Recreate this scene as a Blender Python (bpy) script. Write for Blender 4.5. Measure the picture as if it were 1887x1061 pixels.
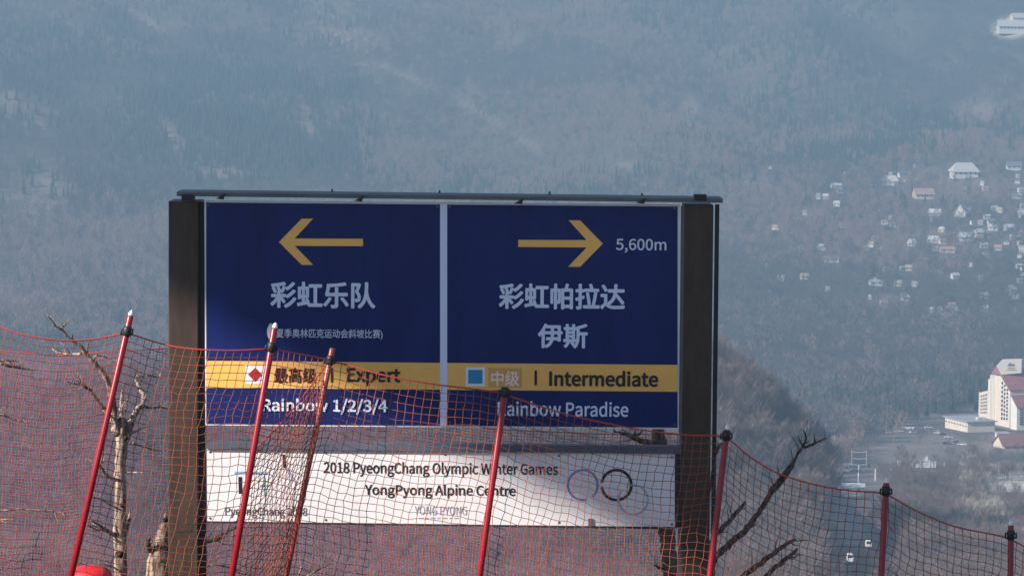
import bpy, math, random
import numpy as np
from mathutils import Matrix, Vector, Euler
random.seed(7)
SC = bpy.context.scene
COL = SC.collection
for o in list(bpy.data.objects):
    bpy.data.objects.remove(o)

# ------------------------------------------------------------------ camera
FPX, CX, CY = 6000.0, 943.5, 530.5
PITCH, ROLL = math.radians(-4.0), math.radians(0.46)
cam_d = bpy.data.cameras.new('camera')
cam = bpy.data.objects.new('camera', cam_d); COL.objects.link(cam)
RM = Matrix.Rotation(math.radians(90) + PITCH, 3, 'X') @ Matrix.Rotation(ROLL, 3, 'Z')
cam.matrix_world = RM.to_4x4()
cam_d.sensor_width = 36.0
cam_d.lens = 36.0 * FPX / 1887.0
cam_d.clip_start, cam_d.clip_end = 0.1, 30000
SC.camera = cam

# ------------------------------------------------------------------ light
SUN = Vector((-0.775, -0.46, 0.49)).normalized()
SUN_EL = math.asin(SUN.z)
world = bpy.data.worlds.new('World'); SC.world = world; world.use_nodes = True
wn = world.node_tree.nodes; wl = world.node_tree.links
sky = wn.new('ShaderNodeTexSky'); sky.sky_type = 'NISHITA'; sky.sun_disc = False
sky.sun_elevation = SUN_EL; sky.sun_rotation = math.atan2(SUN.x, SUN.y)
sky.altitude = 1400; sky.air_density = 1.0; sky.dust_density = 1.0; sky.ozone_density = 1.0
bg = wn['Background']; bg.inputs['Strength'].default_value = 0.075
wl.new(sky.outputs[0], bg.inputs['Color'])
sd = bpy.data.lights.new('sun', 'SUN'); sd.energy = 5.0; sd.angle = math.radians(0.53); sd.color = (1.0, 0.93, 0.82)
so = bpy.data.objects.new('sun', sd); COL.objects.link(so)
so.rotation_euler = (-SUN).to_track_quat('-Z', 'Y').to_euler()
SC.view_settings.view_transform = 'Standard'; SC.view_settings.look = 'None'
SC.view_settings.exposure = 0.9; SC.view_settings.gamma = 1.0
SC.view_settings.use_curve_mapping = False
SC.render.engine = 'CYCLES'
SC.cycles.use_denoising = True
SC.cycles.max_bounces = 6; SC.cycles.volume_bounces = 1
HAZE_DENSITY, HAZE_COLOR, HAZE_ANISO = 3.2e-4, (0.305, 0.462, 0.625), 0.0

# ------------------------------------------------------------------ helpers
def ray(u, v):
    d = RM @ Vector(((u - CX) / FPX, -(v - CY) / FPX, -1.0))
    return d / d.y
def P(u, v, Y):
    return ray(u, v) * Y
RMI = np.array(RM.transposed())
def project(pts):
    q = pts @ RMI.T
    return CX + FPX * q[:, 0] / -q[:, 2], CY - FPX * q[:, 1] / -q[:, 2]

MATS = {}
def mat(name, col, rough=0.7, metal=0.0, var=0.0, scale=8.0, col2=None, bump=0.0, spec=0.5, stretch=(1, 1, 1), coord='Object', coat=0.0):
    if name in MATS: return MATS[name]
    m = bpy.data.materials.new(name); m.use_nodes = True
    nt = m.node_tree; n = nt.nodes; l = nt.links; b = n['Principled BSDF']
    b.inputs['Base Color'].default_value = (*col, 1); b.inputs['Roughness'].default_value = rough
    b.inputs['Metallic'].default_value = metal; b.inputs['Specular IOR Level'].default_value = spec
    b.inputs['Coat Weight'].default_value = coat
    if var > 0 or bump > 0 or col2:
        tc = n.new('ShaderNodeTexCoord'); mp = n.new('ShaderNodeMapping'); mp.inputs['Scale'].default_value = stretch
        l.new(tc.outputs[coord], mp.inputs[0])
        nz = n.new('ShaderNodeTexNoise'); nz.inputs['Scale'].default_value = scale; nz.inputs['Detail'].default_value = 6
        nz.inputs['Roughness'].default_value = 0.65
        l.new(mp.outputs[0], nz.inputs['Vector'])
        rp = n.new('ShaderNodeValToRGB')
        c2 = col2 or tuple(min(1, c * (1 - var)) for c in col); c1 = col if col2 else tuple(min(1, c * (1 + var)) for c in col)
        rp.color_ramp.elements[0].position = 0.36; rp.color_ramp.elements[1].position = 0.64
        rp.color_ramp.elements[0].color = (*c2, 1); rp.color_ramp.elements[1].color = (*c1, 1)
        l.new(nz.outputs['Fac'], rp.inputs[0]); l.new(rp.outputs[0], b.inputs['Base Color'])
        if bump > 0:
            bp = n.new('ShaderNodeBump'); bp.inputs['Strength'].default_value = bump; bp.inputs['Distance'].default_value = 0.02
            l.new(nz.outputs['Fac'], bp.inputs['Height']); l.new(bp.outputs[0], b.inputs['Normal'])
    MATS[name] = m
    return m

class MB:
    def __init__(s): s.v = []; s.f = []; s.m = []
    def add(s, vs, fs, mi=0):
        k = len(s.v); s.v += [tuple(p) for p in vs]; s.f += [tuple(i + k for i in f) for f in fs]; s.m += [mi] * len(fs)
        return s
    def prism(s, poly, d, mi=0):
        """closed outline poly (3D points) extruded by vector d"""
        d = Vector(d); n = len(poly); a = [Vector(p) for p in poly]; b = [p + d for p in a]
        fs = [tuple(range(n)), tuple(range(2 * n - 1, n - 1, -1))] + [(i, (i + n), (i + 1) % n + n, (i + 1) % n) for i in range(n)]
        return s.add(a + b, fs, mi)
    def box(s, c, sx, sy, sz, mi=0, rz=0.0):
        cs, sn = math.cos(rz), math.sin(rz); vs = []
        for z in (-.5, .5):
            for x, y in ((-.5, -.5), (.5, -.5), (.5, .5), (-.5, .5)):
                X, Y = x * sx, y * sy
                vs.append((c[0] + X * cs - Y * sn, c[1] + X * sn + Y * cs, c[2] + z * sz))
        return s.add(vs, [(3, 2, 1, 0), (4, 5, 6, 7), (0, 1, 5, 4), (1, 2, 6, 5), (2, 3, 7, 6), (3, 0, 4, 7)], mi)
    def tube(s, pts, rad, n=8, mi=0, jit=0.0, cap=True):
        pts = [Vector(p) for p in pts]; k = len(pts)
        if not hasattr(rad, '__len__'): rad = [rad] * k
        rings = []; up = None
        for i in range(k):
            t = (pts[min(i + 1, k - 1)] - pts[max(i - 1, 0)])
            t = t.normalized() if t.length > 1e-9 else Vector((0, 0, 1))
            if up is None:
                up = Vector((0, 1, 0)) if abs(t.y) < .9 else Vector((1, 0, 0))
            a = (up - t * up.dot(t)).normalized(); b = t.cross(a); up = a
            ring = []
            for j in range(n):
                w = 2 * math.pi * j / n; r = rad[i] * (1 + random.uniform(-jit, jit))
                ring.append(pts[i] + a * (math.cos(w) * r) + b * (math.sin(w) * r))
            rings.append(ring)
        vs = [p for r in rings for p in r]; fs = []
        for i in range(k - 1):
            for j in range(n):
                fs.append((i * n + j, i * n + (j + 1) % n, (i + 1) * n + (j + 1) % n, (i + 1) * n + j))
        if cap: fs += [tuple(range(n - 1, -1, -1)), tuple((k - 1) * n + j for j in range(n))]
        return s.add(vs, fs, mi)
    def lathe(s, base, axis, prof, n=16, mi=0):
        """prof: list of (distance along axis, radius)"""
        ax = Vector(axis).normalized()
        return s.tube([Vector(base) + ax * h for h, r in prof], [max(r, 1e-4) for h, r in prof], n, mi)

ORG = {}
def root(name, loc, label, cat, group=None):
    o = bpy.data.objects.new(name, None); COL.objects.link(o); o.location = loc; o.empty_display_size = 0.2
    ORG[o.name] = Vector(loc); tag(o, label, cat, group); return o
def tag(o, label, cat=None, group=None, kind=None):
    if label: o['label'] = label
    if cat: o['category'] = cat
    if group: o['group'] = group
    if kind: o['kind'] = kind
    return o
def link_mesh(name, me, parent=None):
    o = bpy.data.objects.new(name, me); COL.objects.link(o)
    if parent is not None: o.parent = parent
    return o
def build(name, mb, mats, parent=None, smooth=False, kind=None, label=None, origin=None):
    org = Vector((0, 0, 0))
    if parent is not None: org = ORG[parent.name]
    elif origin is not None: org = Vector(origin)
    me = bpy.data.meshes.new(name)
    me.from_pydata([(p[0] - org.x, p[1] - org.y, p[2] - org.z) for p in mb.v], [], mb.f)
    if not isinstance(mats, (list, tuple)): mats = [mats]
    for m in mats: me.materials.append(m)
    me.polygons.foreach_set('material_index', mb.m)
    if smooth: me.polygons.foreach_set('use_smooth', [True] * len(mb.f))
    me.update()
    o = link_mesh(name, me, parent)
    if parent is None and origin is not None: o.location = org
    ORG[o.name] = org
    if kind: o['kind'] = kind
    if label: o['label'] = label
    return o

# ------------------------------------------------------------------ terrain height
_rng = np.random.RandomState(5)
_tab = _rng.rand(256, 256)
def vnoise(x, y):
    xi = np.floor(x).astype(int); yi = np.floor(y).astype(int); fx = x - xi; fy = y - yi
    fx = fx * fx * (3 - 2 * fx); fy = fy * fy * (3 - 2 * fy)
    g = lambda a, b: _tab[a & 255, b & 255]
    return (g(xi, yi) * (1 - fx) + g(xi + 1, yi) * fx) * (1 - fy) + (g(xi, yi + 1) * (1 - fx) + g(xi + 1, yi + 1) * fx) * fy
def fbm(x, y, o=4):
    s = 0; a = .5
    for i in range(o):
        s = s + a * vnoise(x + 13.1 * i, y + 7.7 * i); a *= .5; x = x * 2.03; y = y * 2.03
    return s
PY = np.array([-400, 0, 6, 10, 18.6, 24, 30, 60, 100, 300, 600, 900, 1300, 1500, 1750, 1900, 2400, 3000, 3600, 4200, 5500, 7200], float)
PZ = np.array([-1.6, -1.6, -1.7, -2.3, -4.0, -4.9, -6.2, -16, -27, -72, -112, -146, -182, -190, -196, -197, -186, -132, -42, 72, 300, 420], float)
def height(x, y):
    x = np.asarray(x, float); y = np.asarray(y, float)
    z = np.interp(y, PY, PZ)
    k = np.clip(y / 18., 0, 1) * np.clip((120 - y) / 80., 0, 1)
    z = z - .22 * np.clip(x, -12, 12) * k
    far = np.clip((y - 2000) / 1800., 0, 1)
    sp = fbm(x / 520. + 3.2, y / 900. + 1.1, 4) - .5
    z = z + far * 165 * sp + np.clip((y - 2300) / 1000, 0, 1) * 26 * (fbm(x / 130., y / 240., 3) - .5)
    rx, ry = (x * .82 + y * .42) / 300., (-x * .42 + y * .82) / 1300.
    z = z + np.clip((y - 2500) / 1200., 0, 1) * 105 * (.62 - np.abs(2 * fbm(rx + 2.4, ry + 5.1, 3) - .95))
    mid = np.clip((y - 250) / 500., 0, 1) * np.clip((1500 - y) / 200., 0, 1)
    z = z + mid * 14 * (fbm(x / 160. + 9, y / 220., 3) - .5)
    # wooded knoll in front of the valley floor
    kn = np.exp(-((x - 22) / 84.) ** 4 - ((y - 1060) / 110.) ** 2)
    z = z + 62 * kn
    kl = np.exp(-((x + 150) / 130.) ** 2 - ((y - 1150) / 130.) ** 2)
    z = z + 46 * kl
    return z
def ground(u, v, y0=500., y1=5200.):
    d = ray(u, v); ys = np.arange(y0, y1, 4.0)
    h = height(d.x * ys, ys); rz = d.z * ys
    i = int(np.argmax(rz <= h)) if (rz <= h).any() else len(ys) - 1
    return Vector((d.x * ys[i], ys[i], float(h[i])))

# ------------------------------------------------------------------ terrain sheet
def ell(u, v, cu, cv, ru, rv, ang=0.0, soft=.35):
    c, s = math.cos(ang), math.sin(ang); a = (u - cu) * c + (v - cv) * s; b = -(u - cu) * s + (v - cv) * c
    return np.clip((1 - np.sqrt((a / ru) ** 2 + (b / rv) ** 2)) / soft, 0, 1)
# clearings: (u, v, ru, rv, angle, tree thinning, kind) kind 0 dry grass, 1 snow / pale gravel, 2 grey-brown bare ground
CLEAR = [(50, 205, 75, 55, 0, .85, 0), (60, 365, 95, 60, 0, .85, 0), (565, 225, 18, 60, -.25, .9, 0), (702, 222, 30, 16, -.6, .9, 0),
         (310, 245, 16, 40, -.5, .9, 0), (395, 320, 55, 12, 0, .8, 0), (680, 119, 45, 4, .15, 1, 0), (770, 150, 60, 4, .42, 1, 0), (880, 205, 80, 4, .5, 1, 0), (970, 262, 40, 5, .5, 1, 0),
         (880, 2, 60, 10, 0, .9, 0), (930, 60, 45, 50, 0, .7, 0), (250, 30, 60, 9, .5, .9, 0), (420, 65, 60, 7, .45, .9, 0), (200, 60, 120, 30, .3, .5, 0), (620, 60, 90, 30, .3, .5, 0),
         (1735, 255, 100, 16, -.05, .9, 0), (1790, 205, 60, 30, 0, .8, 0), (1855, 270, 50, 30, 0, .8, 0), (1865, 50, 40, 22, 0, .9, 1), (1400, 335, 45, 30, .2, .8, 0), (1490, 390, 45, 14, 0, .9, 0),
         (1530, 452, 28, 8, 0, .9, 0), (1270, 200, 20, 30, 0, .8, 0), (1150, 310, 25, 14, 0, .8, 0), (1625, 560, 50, 22, 0, .8, 0), (1770, 480, 120, 14, 0, .6, 0), (1760, 345, 160, 30, 0, .6, 0), (1740, 440, 140, 24, 0, .6, 0),
         (1660, 825, 105, 42, .04, 1, 2), (1740, 812, 60, 20, .2, 1, 2), (1600, 880, 60, 30, 0, .9, 2), (1870, 885, 70, 22, -.1, .6, 1), (1700, 770, 60, 12, 0, .7, 2), (1850, 815, 60, 26, 0, .8, 2),
         (1553, 863, 18, 5, 0, 1, 1), (1567, 902, 24, 9, .2, 1, 1), (1385, 880, 40, 11, .1, .9, 1), (1820, 775, 90, 30, 0, 1, 2), (1570, 960, 40, 60, 0, .5, 2)]
def ground_kinds(x, y, z):
    u, v = project(np.stack([x, y, z], 1)); ok = y > 700
    g = np.zeros(len(x)); s = np.zeros(len(x)); b = np.zeros(len(x)); thin = np.zeros(len(x))
    n1 = fbm(x / 40., y / 60., 3); jig = (n1 - .5) * 1.3
    for cu, cv, ru, rv, an, th, kd in CLEAR:
        w = np.clip(ell(u, v, cu, cv, ru * 1.15, rv * 1.15, an, .5) + jig * (ell(u, v, cu, cv, ru * 1.3, rv * 1.3, an, .5) > 0), 0, 1) * ok
        thin = np.maximum(thin, w * th)
        if kd == 0: g = np.maximum(g, w)
        elif kd == 1: s = np.maximum(s, w)
        else: b = np.maximum(b, w)
    return u, v, g, s, b, thin

def make_terrain():
    ys = np.concatenate([np.arange(-90, 0, 6), np.arange(0, 60, 1.2), np.arange(60, 400, 12), np.arange(400, 900, 14), np.arange(900, 4500, 8.), np.arange(4500, 7200.1, 60)])
    an = np.concatenate([np.linspace(-.95, -.2, 26)[:-1], np.linspace(-.2, .2, 270), np.linspace(.2, .95, 26)[1:]])
    Y, A = np.meshgrid(ys, an, indexing='ij'); X = A * (Y + 110)
    Z = height(X, Y); R, C = Y.shape
    co = np.stack([X, Y, Z], -1).reshape(-1, 3)
    idx = np.arange(R * C).reshape(R, C)
    f = np.stack([idx[:-1, :-1], idx[:-1, 1:], idx[1:, 1:], idx[1:, :-1]], -1).reshape(-1, 4)
    me = bpy.data.meshes.new('terrain'); me.vertices.add(len(co)); me.vertices.foreach_set('co', co.ravel())
    me.loops.add(f.size); me.loops.foreach_set('vertex_index', f.ravel().astype(np.int32))
    me.polygons.add(len(f)); me.polygons.foreach_set('loop_start', np.arange(0, f.size, 4, dtype=np.int32))
    me.polygons.foreach_set('loop_total', np.full(len(f), 4, np.int32)); me.polygons.foreach_set('use_smooth', np.ones(len(f), bool))
    me.update()
    u, v, g, s, b, th = ground_kinds(co[:, 0], co[:, 1], co[:, 2])
    base = np.array([.10, .095, .085]); grass = np.array([.25, .18, .155]); snow = np.array([.84, .76, .70]); bare = np.array([.26, .215, .21])
    near = np.array([.12, .095, .075])
    c = np.tile(base, (len(co), 1)); nz = fbm(co[:, 0] / 25., co[:, 1] / 40., 3)[:, None]
    c = c * (.65 + .7 * nz)
    for w, k in ((g, grass), (b, bare), (s, snow)):
        c = c * (1 - w[:, None]) + k * (.75 + .5 * nz) * w[:, None]
    c = np.where(((co[:, 1] > 119) & (co[:, 1] < 1500))[:, None] & (s < .1)[:, None] & (b < .1)[:, None], np.array([.16, .11, .10]) * (.7 + .6 * nz), c)
    c = np.where((co[:, 1] < 120)[:, None], near * (.6 + .8 * nz), c)
    at = me.color_attributes.new('ground_colour', 'FLOAT_COLOR', 'POINT')
    at.data.foreach_set('color', np.concatenate([np.clip(c, 0, 1), np.ones((len(co), 1))], 1).ravel())
    m = bpy.data.materials.new('hillside_ground'); m.use_nodes = True; n = m.node_tree.nodes; l = m.node_tree.links
    a = n.new('ShaderNodeAttribute'); a.attribute_name = 'ground_colour'
    nt = n.new('ShaderNodeTexNoise'); nt.inputs['Scale'].default_value = .35; nt.inputs['Detail'].default_value = 8
    tc = n.new('ShaderNodeTexCoord'); l.new(tc.outputs['Object'], nt.inputs['Vector'])
    mx = n.new('ShaderNodeMix'); mx.data_type = 'RGBA'; mx.blend_type = 'MULTIPLY'; mx.inputs['Factor'].default_value = .6
    rp = n.new('ShaderNodeValToRGB'); rp.color_ramp.elements[0].color = (.35, .35, .35, 1); rp.color_ramp.elements[1].color = (1.4, 1.4, 1.4, 1)
    l.new(nt.outputs['Fac'], rp.inputs[0]); l.new(a.outputs['Color'], mx.inputs['A']); l.new(rp.outputs[0], mx.inputs['B'])
    l.new(mx.outputs['Result'], n['Principled BSDF'].inputs['Base Color']); n['Principled BSDF'].inputs['Roughness'].default_value = .95
    me.materials.append(m)
    o = link_mesh('terrain', me); tag(o, 'wooded mountainside and valley floor filling the background', kind='structure')
make_terrain()

hz = MB().box((0, 3480, 140), 14400, 7480, 860)
hm = bpy.data.materials.new('haze_air'); hm.use_nodes = True; hn = hm.node_tree.nodes
for q in list(hn):
    if q.type == 'BSDF_PRINCIPLED': hn.remove(q)
pv = hn.new('ShaderNodeVolumePrincipled'); pv.inputs['Color'].default_value = (*HAZE_COLOR, 1)
pv.inputs['Density'].default_value = HAZE_DENSITY; pv.inputs['Anisotropy'].default_value = HAZE_ANISO
hm.node_tree.links.new(pv.outputs[0], hn['Material Output'].inputs['Volume'])
tag(build('haze', hz, hm), 'blue winter haze hanging over the valley', kind='stuff')

# ------------------------------------------------------------------ forests (masses nobody could count)
def proto_bare(seed, h=12.0, limbs=20, twigs=9, fine=1.0):
    r = random.Random(seed); mb = MB()
    mb.tube([(0, 0, -1.5), (r.uniform(-.2, .2), r.uniform(-.2, .2), h * .45), (r.uniform(-.5, .5), r.uniform(-.5, .5), h * .95)], [.26 * (.5 + .5 * fine), .17 * (.5 + .5 * fine), .03], 4)
    def blade(a, b, w):
        a, b = Vector(a), Vector(b); t = (b - a).normalized(); s = t.cross(Vector((r.uniform(-1, 1), r.uniform(-1, 1), .3))).normalized() * w
        mb.add([a - s, a + s, b], [(0, 1, 2)])
    for i in range(limbs):
        z = h * r.uniform(.18, .85); w = 2 * math.pi * r.random(); L = h * .30 * (1.15 - z / h) + .8
        e = Vector((math.cos(w) * L, math.sin(w) * L, L * r.uniform(.7, 1.5))); a = Vector((0, 0, z)); b = a + e
        blade(a, b, .10 * fine)
        for k in range(twigs):
            p = a + e * r.uniform(.3, 1); w2 = w + r.uniform(-1.4, 1.4); l2 = r.uniform(.7, 2.0)
            q = p + Vector((math.cos(w2) * l2 * .8, math.sin(w2) * l2 * .8, l2 * r.uniform(.4, 1.3)))
            blade(p, q, r.uniform(.06, .13) * fine)
    return mb
def proto_fir(seed, h=13.0):
    r = random.Random(seed); mb = MB(); mb.tube([(0, 0, -1.5), (0, 0, h * .95)], [.22, .04], 4)
    for k in range(9):
        z = h * (.14 + .84 * k / 9); R = h * .21 * (1 - k / 9.6) + .25
        n = 11
        for j in range(n):
            w = 2 * math.pi * (j + r.random()) / n; rr = R * r.uniform(.7, 1.15); dw = .36
            mb.add([(0, 0, z + h * .10), (math.cos(w - dw) * rr * .72, math.sin(w - dw) * rr * .72, z - .1 * R), (math.cos(w) * rr, math.sin(w) * rr, z - .36 * R), (math.cos(w + dw) * rr * .72, math.sin(w + dw) * rr * .72, z - .1 * R)], [(0, 1, 2), (0, 2, 3)])
    return mb
def scatter(name, pts, sc, proto, material, label):
    pm = bpy.data.meshes.new(name + '_form'); pm.from_pydata(proto.v, [], proto.f); pm.materials.append(material)
    po = bpy.data.objects.new(name + '_form', pm)          # kept out of the scene, only instanced
    me = bpy.data.meshes.new(name); me.vertices.add(len(pts)); me.vertices.foreach_set('co', pts.ravel())
    me.attributes.new('sc', 'FLOAT', 'POINT').data.foreach_set('value', sc)
    me.attributes.new('rz', 'FLOAT', 'POINT').data.foreach_set('value', np.random.RandomState(3).rand(len(pts)) * 6.283)
    o = link_mesh(name, me)
    ng = bpy.data.node_groups.new(name, 'GeometryNodeTree')
    ng.interface.new_socket('Geometry', in_out='INPUT', socket_type='NodeSocketGeometry'); ng.interface.new_socket('Geometry', in_out='OUTPUT', socket_type='NodeSocketGeometry')
    n, l = ng.nodes, ng.links
    gi, go = n.new('NodeGroupInput'), n.new('NodeGroupOutput'); ip = n.new('GeometryNodeInstanceOnPoints'); oi = n.new('GeometryNodeObjectInfo')
    oi.inputs['Object'].default_value = po; oi.inputs['As Instance'].default_value = True
    a1 = n.new('GeometryNodeInputNamedAttribute'); a1.data_type = 'FLOAT'; a1.inputs[0].default_value = 'sc'
    a2 = n.new('GeometryNodeInputNamedAttribute'); a2.data_type = 'FLOAT'; a2.inputs[0].default_value = 'rz'
    cx = n.new('ShaderNodeCombineXYZ'); l.new(a2.outputs[0], cx.inputs[2])
    l.new(gi.outputs[0], ip.inputs['Points']); l.new(oi.outputs['Geometry'], ip.inputs['Instance'])
    l.new(cx.outputs[0], ip.inputs['Rotation']); l.new(a1.outputs[0], ip.inputs['Scale']); l.new(ip.outputs[0], go.inputs[0])
    md = o.modifiers.new('scatter', 'NODES'); md.node_group = ng
    tag(o, label, 'forest', kind='stuff')
    return o
HOLES = []          # (centre, radius) kept clear of trees; filled by the buildings below, forests are planted after them
def plant_forests():
    r = np.random.RandomState(11)
    X, Y, S = [], [], []
    for y0 in np.arange(600, 4600, 100.):
        sp = np.interp(y0, [600, 1200, 2000, 4500], [4.2, 4.6, 6.0, 8.0]); half = .19
        n = int(2 * half * (y0 + 60) * 100 / sp ** 2)
        y = y0 + r.rand(n) * 100; X.append((r.rand(n) * 2 - 1) * half * (y + 60)); Y.append(y)
    x = np.concatenate(X); y = np.concatenate(Y); z = height(x, y)
    u, v, g, s, b, th = ground_kinds(x, y, z)
    sc = (.6 + .6 * r.rand(len(x))) * (.75 + .5 * vnoise(x / 60., y / 60.))
    rnd = r.rand(len(x)); keep = (rnd > th) & (v > -60)
    hid = np.zeros(len(x))
    for f in (.5, 1.0):                       # no tree grows so tall that it hides the open valley floor behind it
        ut, vt = project(np.stack([x, y, z + 12 * sc * f], 1))
        for cu, cv, ru, rv, an, t_, kd in CLEAR:
            if kd == 2 or (kd == 1 and cv > 800) or (kd == 0 and rv <= 5): hid = np.maximum(hid, (ell(ut, vt, cu, cv, ru * .9, rv * .9, an, .3) > .2) * .96)
        for c, R in HOLES:
            cu_, cv_ = project(np.array([[c[0], c[1], c[2] if len(c) > 2 else 0.]])); hid = np.maximum(hid, ((np.abs(ut - cu_[0]) < R * FPX / c[1] * .9) & (vt < cv_[0] + 3) & (v > cv_[0] - 4) & (y < c[1])) * .8)
    keep &= rnd > hid
    for c, R in HOLES:
        keep &= ~(((x - c[0]) / R) ** 2 + ((y - c[1] + R * .5) / (R * 1.6)) ** 2 < 1)
    con = fbm(x / 300. + 5, y / 380. + 2, 3) + .5 * (fbm(x / 45., y / 60., 2) - .5)
    con = con + .3 * (ell(u, v, 470, 230, 290, 120) + 0) - .12 * ell(u, v, 1600, 620, 420, 130) - .35 * (y < 1500)
    isfir = con + .25 * (r.rand(len(x)) - .5) > .53
    sc *= np.where((u > 1700) & (v > 830) & (v < 960) & (y > 900), .8, 1)
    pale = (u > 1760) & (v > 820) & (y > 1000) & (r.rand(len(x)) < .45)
    p = np.stack([x, y, z], 1)
    mb_ = mat('bare_twigs', (.11, .10, .10), .9, var=.35, scale=.5); mb2 = mat('brown_twigs', (.30, .205, .18), .9, var=.35, scale=.5)
    mb3 = mat('knoll_twigs', (.165, .128, .122), .9, var=.3, scale=.5); mb4 = mat('mauve_twigs', (.195, .14, .14), .9, var=.3, scale=.5)
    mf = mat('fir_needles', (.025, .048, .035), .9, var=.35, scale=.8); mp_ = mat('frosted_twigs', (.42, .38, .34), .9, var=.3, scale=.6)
    near = y < 1560; odd = np.where(y < 1560, np.arange(len(x)) % 2 == 1, fbm(x / 210. + 31, y / 300. + 17, 3) + .3 * (r.rand(len(x)) - .5) > .47); bare = keep & ~isfir & ~pale  # far brown and grey stands: shading of the folds put into twig colours
    kinds = [('bare_forest', bare & ~odd & ~near, proto_bare(1), mb_, 'grey leafless forest covering the hazy far slopes'),
             ('brown_forest', bare & odd & ~near, proto_bare(2, 11), mb2, 'brownish leafless wood mixed over the far slopes'),
             ('knoll_wood', bare & ~odd & near, proto_bare(5, 12, 56, 26, .22), mb3, 'grey bare wood on the rounded knoll right of the sign'),
             ('slope_wood', bare & odd & near, proto_bare(6, 11, 56, 26, .22), mb4, 'brown-grey bare wood on the slope below the nets'),
             ('fir_forest', keep & isfir & ~pale, proto_fir(3), mf, 'dark evergreen forest on the far mountainside'),
             ('pale_woodland', keep & pale, proto_bare(4, 10, 34, 14, .45), mp_, 'pale frosted bare trees below the cream hotel')]
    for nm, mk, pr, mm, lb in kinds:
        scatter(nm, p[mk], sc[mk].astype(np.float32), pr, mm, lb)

# ------------------------------------------------------------------ materials
WHITE = mat('sign_white', (.80, .765, .79), .5, var=.06, scale=2.2, stretch=(1.6, 1, .5))
PERI = mat('sign_print_white', (.70, .75, .96), .4)
NAVY = mat('sign_navy', (.008, .019, .125), .42, var=.18, scale=1.6, spec=.3, stretch=(2, 1, .5))
GOLD = mat('sign_gold', (.95, .52, .13), .42, var=.05, scale=2)
BLACK = mat('sign_black', (.018, .016, .02), .45)
MAROON = mat('sign_maroon', (.05, .004, .004), .5)
SALMON = mat('sign_salmon', (1.0, .70, .62), .5)
TANP = mat('sign_tan', (.90, .47, .15), .5)
TAND = mat('sign_dull_tan', (.66, .38, .11), .5)
REDP = mat('sign_red', (.42, .02, .02), .45)
CYAN = mat('sign_cyan', (.02, .25, .52), .4)
RBLUE = mat('ring_blue', (.16, .24, .52), .5); RGREY = mat('ring_grey', (.40, .44, .50), .5)
PBLUE = mat('print_blue', (.25, .45, .75), .5); PTEAL = mat('print_teal', (.15, .32, .34), .5); PGREY = mat('print_grey', (.36, .35, .42), .5)
POSTM = mat('post_brown', (.052, .031, .023), .55, var=.25, scale=5, stretch=(3, 3, .6), bump=.15)
STEEL = mat('galvanised_steel', (.115, .125, .135), .6, metal=.0, var=.2, scale=6, stretch=(.4, 1, 1))
RAIL = mat('blue_grey_rail', (.085, .10, .145), .6, metal=.0, var=.15, scale=5)
DARK = mat('dark_fixings_and_shade', (.02, .02, .022), .6)  # also colours the strips standing for a shaded face and a dark gap

# ------------------------------------------------------------------ direction sign
YS = 24.0
base = P(815, 1330, YS); base.z = float(height(base.x, YS))
sign = root('direction_sign', base, 'large navy ski trail sign with gold arrows on two brown posts', 'sign')
def px_poly(pts, Y): return [P(u, v, Y) for u, v in pts]
def plate(name, pts, Y, d, m, parent, **k):
    return build(name, MB().prism(px_poly(pts, Y)[::-1], (0, d, 0)), m, parent, **k)
def px_slab(pts, Y, mb, d, mi=0): mb.prism(px_poly(pts, Y)[::-1], (0, d, 0), mi)
def post(u0, u1, v_top, Yf, depth):
    a, b = P(u0, v_top, Yf), P(u1, v_top, Yf); g = float(height((a.x + b.x) / 2, Yf)) - .4
    w = b.x - a.x; c = .008; z0, z1 = g, a.z
    prof = [(a.x + c, Yf), (b.x - c, Yf), (b.x, Yf + c), (b.x, Yf + depth - c), (b.x - c, Yf + depth), (a.x + c, Yf + depth), (a.x, Yf + depth - c), (a.x, Yf + c)]
    return build('post', MB().prism([(x, y, z0) for x, y in prof][::-1], (0, 0, z1 - z0)), POSTM, sign)
lp = post(310.5, 366, 371, 23.975, .42)
plate('inner_shade_strip', [(366.3, 372), (376.2, 372), (380, 1061), (381, 1330), (366.3, 1330)], 24.02, .05, DARK, lp)  # dark strip painted in for the shade on the post's inner face
rp = post(1262, 1315, 378, 23.975, .42)
build('edge_trim', MB().box((P(1318, 700, 24.0).x, 24.02, -3.05), .03, .05, 4.0), DARK, rp)
plate('edge_trim', [(1255.5, 380), (1258.5, 380), (1254.5, 800), (1251.5, 800)], 24.0, .05, STEEL, rp)
# cap rail with its brackets
cap = MB()
pl = P(325.5, 361.5, 23.93); pr_ = P(1332, 374, 23.93)
prof = [(0, 0), (0, .028), (.03, .032), (.38, .034), (.38, .028), (.03, .026), (.010, .022), (.010, 0)]
cap.prism([(pl.x, pl.y + a, pl.z + b) for a, b in prof], pr_ - pl)
capo = build('cap_rail', cap, STEEL, sign)
for u, v in ((612, 351), (810, 353.5), (1013, 356), (1183, 358.5)):
    p = P(u, v, 24.24); build('bolt', MB().lathe((p.x, p.y, p.z - .045), (0, 0, 1), [(0, .012), (.035, .012), (.037, .007), (.056, .007)], 8), DARK, capo)
for u, v in ((410, 361), (665, 365), (960, 370), (1185, 369)):
    a = [(u - 12, v + 5), (u + 2, v + 7), (u + 5, v - 5)]
    build('bracket', MB().prism(px_poly(a, 23.90)[::-1], (0, .025, 0)), DARK, capo)
for u in (347, 1290):
    p = P(u, 365, 23.98); build('spacer', MB().box((p.x, p.y, p.z + .005), .09, .12, .045), DARK, capo)

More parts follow.
